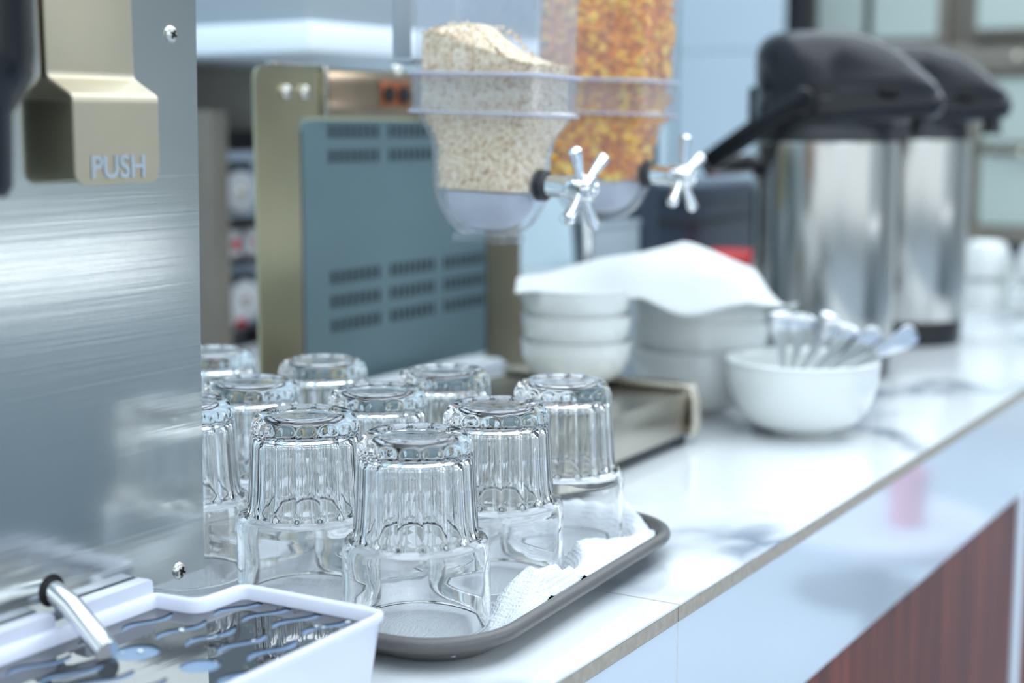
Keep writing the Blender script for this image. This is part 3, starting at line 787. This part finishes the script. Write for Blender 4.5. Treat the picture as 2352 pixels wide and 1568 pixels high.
# ------------------------------------------------------------------ cereal dispensers
def dispenser(name, label, loc, content, level, heap, star):
    d = thing(name, label, 'dispenser', loc)
    ax = Fv.copy(); ax.z = 0; ax.normalize()
    d.rotation_mode = 'AXIS_ANGLE'; d.rotation_axis_angle = (radians(2.2), *ax)
    DY, DX = .0530, .0290
    th = .0016
    # z levels relative to collar bottom (z = 0)
    def shell(lv, nm, mt=M['acrylic']):
        bm = bmesh.new(); loft_l = [(a, b, r, z) for a, b, r, z in lv]
        inner = [(a - th, b - th, max(r - th, .002), z) for a, b, r, z in lv]
        v1 = rloft(bm, loft_l, 6, False, False); v2 = rloft(bm, inner, 6, False, False)
        n = len(v1[0])
        for k in (0, -1):
            for i in range(n):
                j = (i + 1) % n; bm.faces.new((v1[k][i], v1[k][j], v2[k][j], v2[k][i]))
        return finish(nm, bm, mt, d, True, 40)
    shell([(DX - .001, DY - .001, .006, .002), (DX, DY, .006, .025), (DX + .001, DY + .0015, .006, .16)], 'hopper')
    # collar with rims
    shell([(DX + .0005, DY + .0012, .007, -.0005), (DX + .0028, DY + .0034, .008, .0), (DX + .0028, DY + .0034, .008, .0015), (DX + .0014, DY + .002, .007, .003), (DX + .002, DY + .0026, .007, .0255)], 'collar')
    shell([(DX + .0022, DY + .0028, .007, .0258), (DX + .0046, DY + .0048, .009, .0266), (DX + .0046, DY + .0048, .009, .0285), (DX + .0022, DY + .0028, .008, .0295)], 'collar_rim', M['rim'])
    shell([(DX + .0018, DY + .0024, .007, -.0012), (DX + .0034, DY + .0040, .008, -.0006), (DX + .0034, DY + .0040, .008, .0008), (DX + .0018, DY + .0024, .007, .0014)], 'lower_rim', M['rim'])
    body = [(DX, DY, .008, 0), (DX - .0002, DY - .001, .010, -.004), (DX - .001, DY - .006, .014, -.012), (DX - .0016, DY - .0080, .018, -.020), (DX - .0018, DY - .0088, .021, -.030),
            (DX - .0018, DY - .0090, .0235, -.052), (DX - .0024, DY - .0105, .0240, -.062), (DX - .0038, DY - .0145, .0235, -.070), (DX - .0070, DY - .0200, .020, -.0785), (DX - .0105, DY - .027, .0165, -.0845), (DX - .0125, DY - .032, .0145, -.0872)]
    shell(body, 'chute')
    bm = bmesh.new(); rloft(bm, [(.0165, .0225, .003, -.0925), (.0165, .0225, .003, -.0885), (.0155, .0215, .003, -.0860)], 3, True, False); finish('outlet', bm, M['acrylic'], d)
    # frosted rotor
    bm = bmesh.new(); rr = []
    for k in range(0, 9):
        a = k / 8 * pi / 2; rr.append((.004 + .0185 * cos(a * .999) + .0, .006 + .028 * cos(a * .999), .004 + .016 * cos(a), -.056 - .027 * sin(a)))
    rloft(bm, [(r[0], r[1], min(r[2], r[0] - .001), r[3]) for r in rr], 6); finish('rotor', bm, M['frost'], d, True, 60)
    # contents
    ml = 3.2e-3; ml2 = 5.5e-3 if content == 'corn' else 3.6e-3
    def section(z, ml=ml):
        lv = sorted(body + [(DX, DY, .006, .16)], key=lambda q: q[3])
        if z >= 0: return (DX - ml, DY - ml, .006)
        for p, q in zip(lv, lv[1:]):
            if p[3] <= z <= q[3]:
                s = (z - p[3]) / (q[3] - p[3]); return tuple(p[i] + (q[i] - p[i]) * s - (ml if i < 2 else 0) for i in range(3))
        return (DX - ml, DY - ml, .006)
    def hz(x, y):                                   # height of the heap's top
        return level + heap * (math.exp(-((y - .012) / (.028 if y < .012 else .062)) ** 2) - .45) + .001 * noise.noise(Vector((x * 150, y * 150, 0)))
    zs = [-.0545 + (level + .0545) * k / 16 for k in range(17)]
    bm = bmesh.new(); loops = []
    for k, z in enumerate(zs):
        a, b, r = section(z, ml2)
        f = (k / 16) ** 2
        loops.append([(x, y, z + f * (hz(x, y) - level)) for x, y in rrect(a, b, r, 6)])
    vs = loft(bm, loops, True, False)
    # heap surface rings
    prev = vs[-1]
    for s in (.85, .65, .45, .25, .08):
        a, b, r = section(level, ml2)
        ring = [bm.verts.new((x * s, y * s, hz(x * s, y * s))) for x, y in rrect(a, b, r, 6)]
        for i in range(len(ring)):
            j = (i + 1) % len(ring); bm.faces.new((prev[i], prev[j], ring[j], ring[i]))
        prev = ring
    bm.faces.new(prev)
    corn = content == 'corn'
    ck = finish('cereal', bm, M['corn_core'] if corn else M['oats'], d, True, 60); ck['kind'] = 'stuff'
    # flakes against the wall and on the heap
    bm = bmesh.new()
    N = 1000 if corn else 4200
    for i in range(N):
        z = random.uniform(-.053, level + (heap if not corn else 0) * .6)
        a, b, r = section(min(z, level))
        pts = rrect(a, b, r, 6); q = random.random() * len(pts); k = int(q); f = q - k
        # choose by perimeter
        per = random.random() * (a + b)
        if per < b: x, y = random.choice((-1, 1)) * a, random.uniform(-b, b)
        else: x, y = random.uniform(-a, a), random.choice((-1, 1)) * b
        cxr = (a - r); cyr = (b - r)
        if abs(x) > cxr and abs(y) > cyr:
            vx, vy = abs(x) - cxr, abs(y) - cyr; L = hypot(vx, vy) or 1
            x = math.copysign(cxr + vx / L * r, x); y = math.copysign(cyr + vy / L * r, y)
        if z > hz(x, y): z = hz(x, y)
        ins = random.uniform(.93, 1.02) if corn else random.uniform(.9, 1.0); x *= ins; y *= ins
        n = 6
        R = random.uniform(.0060, .0095) if corn else random.uniform(.0012, .0022)
        rot = Matrix.Rotation(random.uniform(0, 6.28), 3, 'Z') @ Matrix.Rotation(random.uniform(0, pi), 3, 'X') @ Matrix.Rotation(random.uniform(0, 6.28), 3, 'Z')
        curl = random.uniform(-.6, .6) if corn else .1
        c = bm.verts.new(Vector((x, y, z)))
        ring = []
        for k in range(n):
            t_ = 2 * pi * k / n; rad = R * random.uniform(.65, 1.1)
            v = Vector((cos(t_) * rad, sin(t_) * rad * .75, curl * R * (abs(cos(t_)) + .4 * random.random())))
            p = rot @ v
            px = max(-a - .0014, min(a + .0014, x + p.x)); py = max(-b - .0014, min(b + .0014, y + p.y))
            ring.append(bm.verts.new((px, py, max(-.056, z + p.z))))
        for k in range(n): bm.faces.new((c, ring[k], ring[(k + 1) % n]))
    fk = finish('flakes', bm, M['corn'] if corn else M['oats'], d, False); fk['kind'] = 'stuff'
    # knob: shaft and hub with four prongs
    ky, kz = -.0445, -.049
    bm = bmesh.new(); lathe(bm, [(0, .004), (.0112, .004), (.0112, -.002), (.0095, -.004), (0, -.004)], 28, 'y'); k = finish('bushing', bm, M['matte_black'], d); k.location = (0, ky, kz)
    kn = bmesh.new(); lathe(kn, [(0, -.001), (.0078, -.001), (.0082, -.003), (.0080, -.0205), (.0090, -.022), (.0094, -.024), (.0094, -.0395), (.0080, -.0415), (.0062, -.0415), (.0055, -.039), (0, -.039)], 32, 'y')
    kb = finish('knob', kn, M['chrome'], d); kb.location = (0, ky, kz)
    for ang in star:
        bm = bmesh.new(); c_, s_ = cos(radians(ang)), sin(radians(ang))
        pts = [(c_ * q, -.032 - .10 * (q - .006), s_ * q) for q in (.006, .014, .022, .029, .0325, .0340, .0345)]
        tube(bm, pts, [.0030, .0032, .0040, .0048, .0046, .0030, .0008], 16, up=(0, 1, 0)); finish('prong', bm, M['chrome'], kb)
    return d
dispenser('oat_dispenser', 'clear cereal dispenser filled with pale rolled oats, chrome star knob', (.954, .590, .2885), 'oats', .048, .030, (41, 126, 222, 299))
dispenser('cornflake_dispenser', 'clear cereal dispenser filled with orange corn flakes behind the oat one', (1.170, .6125, .2905), 'corn', .115, .0, (28, 97, 222, 304))
# stand carrying both dispensers (post behind the boxes)
sd = thing('dispenser_stand', 'grey overhead rail with hangers carrying the two cereal dispensers', 'rail', (0, 0, 0))
boxo('rail', M['cabinet_grey'], sd, .54, 1.26, .662, .686, .60, .63, bev=.002)
for cx, cy in ((.954, .590), (1.170, .6125)):
    boxo('hanger', M['cabinet_grey'], sd, cx - .010, cx + .010, .668, .672, .330, .60, bev=.0008)
    boxo('bracket', M['cabinet_grey'], sd, cx - .012, cx + .012, cy + .062, .672, .326, .330, bev=.0008)

ds = thing('equipment_stand', 'grey upright board with chrome post and dark edge behind the bowls', 'stand', (0, 0, 0))
boxo('board', M['cabinet_grey'], ds, 1.400, 1.510, .745, .755, 0, .172, bev=.001)
boxo('edge_upright', M['navy'], ds, 1.512, 1.545, .740, .756, 0, .285, bev=.002)
bm = bmesh.new(); tube(bm, [(1.385, .745, .0), (1.385, .745, .20)], .0055, 16); finish('chrome_post', bm, M['chrome'], ds)
boxo('foot_plate', M['cabinet_grey'], ds, 1.36, 1.56, .715, .785, 0, .005, bev=.001)
boxo('tie_bar', M['cabinet_grey'], ds, 1.38, 1.512, .7445, .7495, .172, .180, bev=.001)

# ------------------------------------------------------------------ bowls
def bowl_mesh(R=.065, H=.063):
    out = [(0, .0), (.026, 0), (.0275, .003), (.030, .006)]
    for k in range(1, 13):
        a = k / 12 * pi / 2; out.append((.030 + (R - .030) * sin(a) ** .9, .006 + (H - .006) * (1 - cos(a))))
    out += [(R + .0006, H + .001), (R - .0008, H + .0018)]
    inn = []
    for k in range(12, 0, -1):
        a = k / 12 * pi / 2; inn.append((.026 + (R - .0305) * sin(a) ** .9 + .0015, .009 + (H - .0085) * (1 - cos(a))))
    inn += [(.020, .0082), (0, .008)]
    bm = bmesh.new(); lathe(bm, out + inn, 64); return finish('bowl', bm, M['porcelain'], None, True, 60)
b0 = bowl_mesh()
first = True
def put_bowl(x, y, z, label, group, tilt=(0, 0), s=1.0):
    global first
    o = b0 if first else b0.copy()
    if not first: COL.objects.link(o)
    first = False
    o.location = (x, y, z); o.rotation_euler = (tilt[0], tilt[1], 0); o.scale = s if isinstance(s, tuple) else (s, s, s)
    return tag(o, label, 'bowl', group)
put_bowl(1.327, .487, .0, 'white bowl holding the upright cutlery near the counter edge', 'white bowls', s=1.08)
A1 = (1.205, .657)
for k, l in enumerate(('lowest bowl of the stack standing on the steel tray', 'second bowl up in the stack on the steel tray', 'third bowl up in the stack on the steel tray, just under the napkin')):
    put_bowl(A1[0], A1[1], .0472 + k * .0235, l, 'white bowls', s=(.77, .77, .66))
A2 = (1.375, .612)
for k, l in enumerate(('lowest bowl of the stack beside the cutlery bowl', 'middle bowl, slightly tilted, in the stack beside the cutlery bowl', 'top bowl under the napkin in the stack beside the cutlery bowl')):
    put_bowl(A2[0], A2[1], .0 + k * .0245 + (.002 if k else 0), l, 'white bowls', tilt=((.0, .0), (.0, .07), (0, .05))[k], s=1.02)
# napkin draped over both stacks
def napkin():
    bm = bmesh.new(); ex = Vector((A2[0] - A1[0], A2[1] - A1[1], 0)); D = ex.length; ex.normalize(); ey = Vector((-ex.y, ex.x, 0))
    # local frame: u along the image-right direction, v away from camera
    ru = Vector((sin(cam_a), -cos(cam_a), 0)); rv = Vector((cos(cam_a), sin(cam_a), 0))
    a1 = Vector((*A1, 0)); a2 = Vector((*A2, 0))
    NU, NV = 90, 60
    g = []
    # corners of the sheet in plan
    c00 = a1 - ru * .056 - rv * .040; c10 = a2 + ru * .086 - rv * .055
    c01 = a1 - ru * .050 + rv * .034; c11 = a2 + ru * .082 + rv * .085
    for j in range(NV + 1):
        row = []
        for i in range(NU + 1):
            s, t = i / NU, j / NV
            p = (c00 * (1 - s) + c10 * s) * (1 - t) + (c01 * (1 - s) + c11 * s) * t
            p += rv * (-.028 * sin(pi * s) * (1 - t))
            top = .143 + (.170 - .143) * min(1, s / .60) ** .9
            if s > .60: top = .170 - .030 * ((s - .60) / .28) ** 1.3
            if s > .88: top -= (s - .88) / .12 * .034
            arch = 1 - abs(2 * t - 1) ** 2.6
            edge = top - .020 - .004 * s
            if t < .5: edge = {0: 1}.get(9, .1350 + (.124 - .1350) * min(1, s / .5)) - (.010 * max(0, (s - .5) / .5))
            z = edge + (top - edge) * arch
            z += .0022 * sin(s * 19 + t * 4) * (1 - s * .3) * (.4 + .6 * (1 - t)) + .003 * noise.noise(Vector((s * 5, t * 4, .3)))
            # front hem hangs in front of the second stack
            if t < .12 and .42 < s < .8: z -= .010 * (1 - t / .12) * sin((s - .42) / .38 * pi)
            row.append(bm.verts.new((p.x, p.y, z)))
        g.append(row)
    for j in range(NV):
        for i in range(NU): bm.faces.new((g[j][i], g[j][i + 1], g[j + 1][i + 1], g[j + 1][i]))
    o = finish('cloth_napkin', bm, M['napkin'], None, True, 180)
    sm = o.modifiers.new('thickness', 'SOLIDIFY'); sm.thickness = .0012; sm.offset = 0
    return tag(o, 'large soft white napkin draped over the two stacks of bowls', 'napkin')
napkin()

# cutlery standing handles-up in the bowl
def cutlery():
    t = thing('spoon', 'x', 'spoon')
    def blade(pts, nm, thk):
        bm = bmesh.new(); loops = []
        for z, hw, off in pts: loops.append([(-hw, off - thk, z), (hw, off - thk, z), (hw * 1.0, off + thk, z), (-hw, off + thk, z)])
        loft(bm, loops)
        bmesh.ops.bevel(bm, geom=[e for e in bm.edges if abs(e.verts[0].co.z - e.verts[1].co.z) > 1e-6], offset=thk * .6, segments=1, affect='EDGES')
        return finish(nm, bm, M['cutlery'], t, True, 50)
    # local z runs from the bowl of the spoon (0) up to the handle end
    blade([(.030, .0030, 0), (.055, .0022, -.0005), (.080, .0026, -.001), (.100, .0048, -.001), (.118, .0095, 0), (.130, .0120, .001), (.136, .0118, .0018), (.1395, .0090, .0024), (.141, .0035, .0026)], 'handle', .0009)
    bm = bmesh.new(); c = bmesh.ops.create_uvsphere(bm, u_segments=16, v_segments=10, radius=1)['verts']
    bmesh.ops.scale(bm, vec=(.011, .0035, .018), verts=c); bmesh.ops.translate(bm, vec=(0, 0, .016), verts=c)
    finish('scoop', bm, M['cutlery'], t)
    return t
sp0 = cutlery()
TIPS = [((1.300, .500, .1135), 'spoon with its flared handle end leftmost in the cutlery bowl'), ((1.312, .480, .1115), 'spoon second from the left in the cutlery bowl, handle broad to the camera'),
        ((1.328, .458, .1105), 'spoon with dark-edged handle in the middle of the cutlery bowl'), ((1.336, .440, .0985), 'spoon leaning right, fourth from the left in the cutlery bowl'),
        ((1.346, .420, .0955), 'spoon leaning low to the right, fifth in the cutlery bowl'), ((1.362, .392, .0955), 'lowest spoon, leaning farthest right out of the cutlery bowl')]
for i, (tip, l) in enumerate(TIPS):
    o = sp0 if i == 0 else copy_tree(sp0)
    tip = Vector(tip); L = .141
    base0 = Vector((1.322 - .002 * i, .500 + .006 * i, .012))
    dirv = (tip - base0).normalized(); base = tip - dirv * L
    if base.z < .010:   # shorter reach: spoon foot rests inside the bowl
        base = tip - dirv * min(L, (tip.z - .012) / max(dirv.z, .2))
    sc = (tip - base).length / L
    ru = Vector((cos(cam_a), sin(cam_a), 0))
    q = dirv.to_track_quat('Z', 'Y').to_matrix()
    yv = (ru - dirv * ru.dot(dirv)).normalized(); xv = yv.cross(dirv)
    q = Matrix((xv, yv, dirv)).transposed() @ Matrix.Rotation(radians((-8, 10, -14, 12, 20, 25)[i]), 3, 'Z')
    o.rotation_euler = q.to_euler(); o.location = base; o.scale = (1, 1, sc)
    tag(o, l, 'spoon', 'spoons standing handle-up in the bowl')

# ------------------------------------------------------------------ airpots
def airpot(label, loc):
    t = thing('airpot', label, 'airpot', loc)
    bm = bmesh.new(); lathe(bm, [(0, .032), (.0800, .032), (.0808, .034), (.0808, .258), (.0800, .263), (.074, .266), (0, .266)], 72); finish('steel_body', bm, M['flask_steel'], t)
    bm = bmesh.new(); lathe(bm, [(0, 0), (.074, 0), (.077, .003), (.0785, .028), (.0785, .032), (0, .032)], 64); finish('base_ring', bm, M['black_plastic'], t)
    bm = bmesh.new(); lathe(bm, [(0, .262), (.0775, .262), (.0775, .272), (.075, .279), (.0785, .288), (0, .29)], 64); finish('neck_ring', bm, M['matte_black'], t)
    # pump head: hull of a round back and a nose pointing to -y
    bm = bmesh.new(); loops = []
    def outline(rb, reach, rn, z, cy=0, tilt=0):
        # convex hull of two circles, sampled by support direction
        c2 = -(reach - rn); pts = []
        for k in range(72):
            a = 2 * pi * k / 72
            dx, dy = cos(a), sin(a)
            s1 = rb + cy * dy; s2 = c2 * dy + rn
            if s1 >= s2: p = (rb * dx, cy + rb * dy)
            else: p = (rn * dx, c2 + rn * dy)
            pts.append((p[0], p[1], z + tilt * (-p[1])))
        return pts
    for (rb, reach, rn, z, cy) in ((.074, .078, .040, .281, 0), (.0785, .105, .034, .2865, 0), (.080, .124, .030, .290, 0), (.0805, .129, .030, .295, 0), (.0805, .131, .030, .305, 0), (.079, .131, .029, .3115, 0), (.0785, .129, .029, .313, 0),
                                   (.0785, .126, .029, .320, 0), (.0775, .119, .030, .329, .002), (.076, .108, .032, .339, .004), (.0745, .095, .034, .350, .006), (.072, .083, .036, .361, .008), (.068, .066, .038, .370, .009), (.062, .052, .038, .377, .010), (.052, .036, .030, .382, .012), (.036, .016, .020, .3845, .014), (.012, .0, .008, .3855, .014)):
        loops.append(outline(rb, reach, rn, z, cy))
    loft(bm, loops); finish('pump_head', bm, M['black_plastic'], t, True, 50)
    bm = bmesh.new(); rloft(bm, [(.024, .040, .010, 0, 0, 0), (.022, .038, .010, .005, 0, 0)], 4)
    k = finish('press_lever', bm, M['matte_black'], t); k.location = (0, -.060, .3605); k.rotation_euler = (.50, 0, 0)
    bm = bmesh.new(); lathe(bm, [(0, 0), (.012, 0), (.010, .022), (0, .022)], 24); k = finish('nozzle', bm, M['matte_black'], t); k.location = (0, -.108, .270)
    bm = bmesh.new(); rloft(bm, [(.0035, .010, .003, -.001), (.0035, .010, .003, .004)], 3); k = finish('vent_slot', bm, M['dark_hole'], t)
    k.rotation_euler = (0, -pi / 2, 0); k.rotation_euler = (0.35, -pi / 2 + .1, 0); k.location = (-.0470, -.088, .3185)
    # hinge at the back
    boxo('hinge', M['black_plastic'], t, -.018, .018, .072, .088, .285, .325, bev=.004)
    # bail handle swung to the back
    bm = bmesh.new()
    pts = [(-.083, -.006, .308), (-.084, .012, .300), (-.084, .050, .277), (-.083, .085, .254), (-.080, .104, .242), (-.070, .113, .236), (0, .115, .235), (.070, .113, .236), (.080, .104, .242), (.083, .085, .254), (.084, .050, .277), (.084, .012, .300), (.083, -.006, .308)]
    tube(bm, pts, 1.0, 16, flat=(.0075, .0115), up=(0, .55, .83)); finish('bail_handle', bm, M['black_plastic'], t)
    for sx in (-1, 1):
        bm = bmesh.new(); lathe(bm, [(0, -.007), (.012, -.0065), (.0145, -.004), (.0145, .006)], 28, 'x', off=(0, 0, 0)); k = finish('pivot', bm, M['black_plastic'], t)
        k.location = (sx * .083, -.004, .307); k.rotation_euler = (0, 0, 0 if sx < 0 else pi)
    return t
ap1 = airpot('near steel airpot with black pump lid beside the bowl stacks', (1.668, .592, 0))
ap2 = copy_tree(ap1); ap2.location = (1.992, .596, 0); ap2['label'] = 'farther steel airpot with black pump lid beside the white cups'
for a in (ap1, ap2): a['group'] = 'steel airpots on the counter'

# ------------------------------------------------------------------ cups, black bin and red pack at the far end
cp = None
for i, (x, y, z, l) in enumerate(((2.385, .585, 0, 'upside-down white cup nearest the airpots, lowest of its pile'), (2.385, .585, .052, 'upside-down white cup nearest the airpots, top of its pile'),
                                  (2.355, .492, 0, 'upside-down white cup at the right edge, lowest of its pile'), (2.355, .492, .056, 'upside-down white cup at the right edge, top of its pile'))):
    if cp is None:
        t = thing('cup', l, 'cup', (x, y, z)); bm = bmesh.new()
        lathe(bm, [(.036, 0), (.0375, 0), (.038, .004), (.037, .030), (.030, .050), (.022, .054), (.020, .052), (.0, .052)], 48); finish('cup_body', bm, M['porcelain'], t)
        bm = bmesh.new(); tube(bm, [(.036, 0, .014), (.048, 0, .012), (.055, 0, .022), (.050, 0, .036), (.034, 0, .042)], .0032, 10, up=(0, 1, 0)); finish('handle', bm, M['porcelain'], t)
        cp = t; t.rotation_euler = (0, 0, .6)
    else: t = copy_tree(cp); t.location = (x, y, z); t.rotation_euler = (0, 0, .6 + i)
    tag(t, l, 'cup', 'white cups upside down by the airpots')
bn = thing('black_bin', 'dark navy plastic bin behind the dispenser knobs and airpot', 'bin', (1.93, .90, 0))
bm = bmesh.new(); rloft(bm, [(.13, .085, .02, 0), (.14, .095, .02, .185), (.146, .100, .02, .187), (.146, .100, .02, .204), (.14, .095, .02, .206)], 5); finish('bin_body', bm, M['navy'], bn)
boxo('bin_band', M['matte_black'], bn, -.142, .142, -.097, .097, .155, .162, bev=.001)
rp_ = thing('red_pack', 'red and pale wrapped pack lying before the navy bin', 'pack', (1.78, .76, 0))
bm = bmesh.new(); rloft(bm, [(.06, .045, .02, 0), (.065, .05, .02, .10), (.055, .04, .02, .122), (.03, .02, .01, .126)], 5); finish('wrapper', bm, M['red'], rp_)
boxo('pale_band', M['pack_white'], rp_, -.0655, -.02, -.0505, .0505, .03, .11, bev=.001)
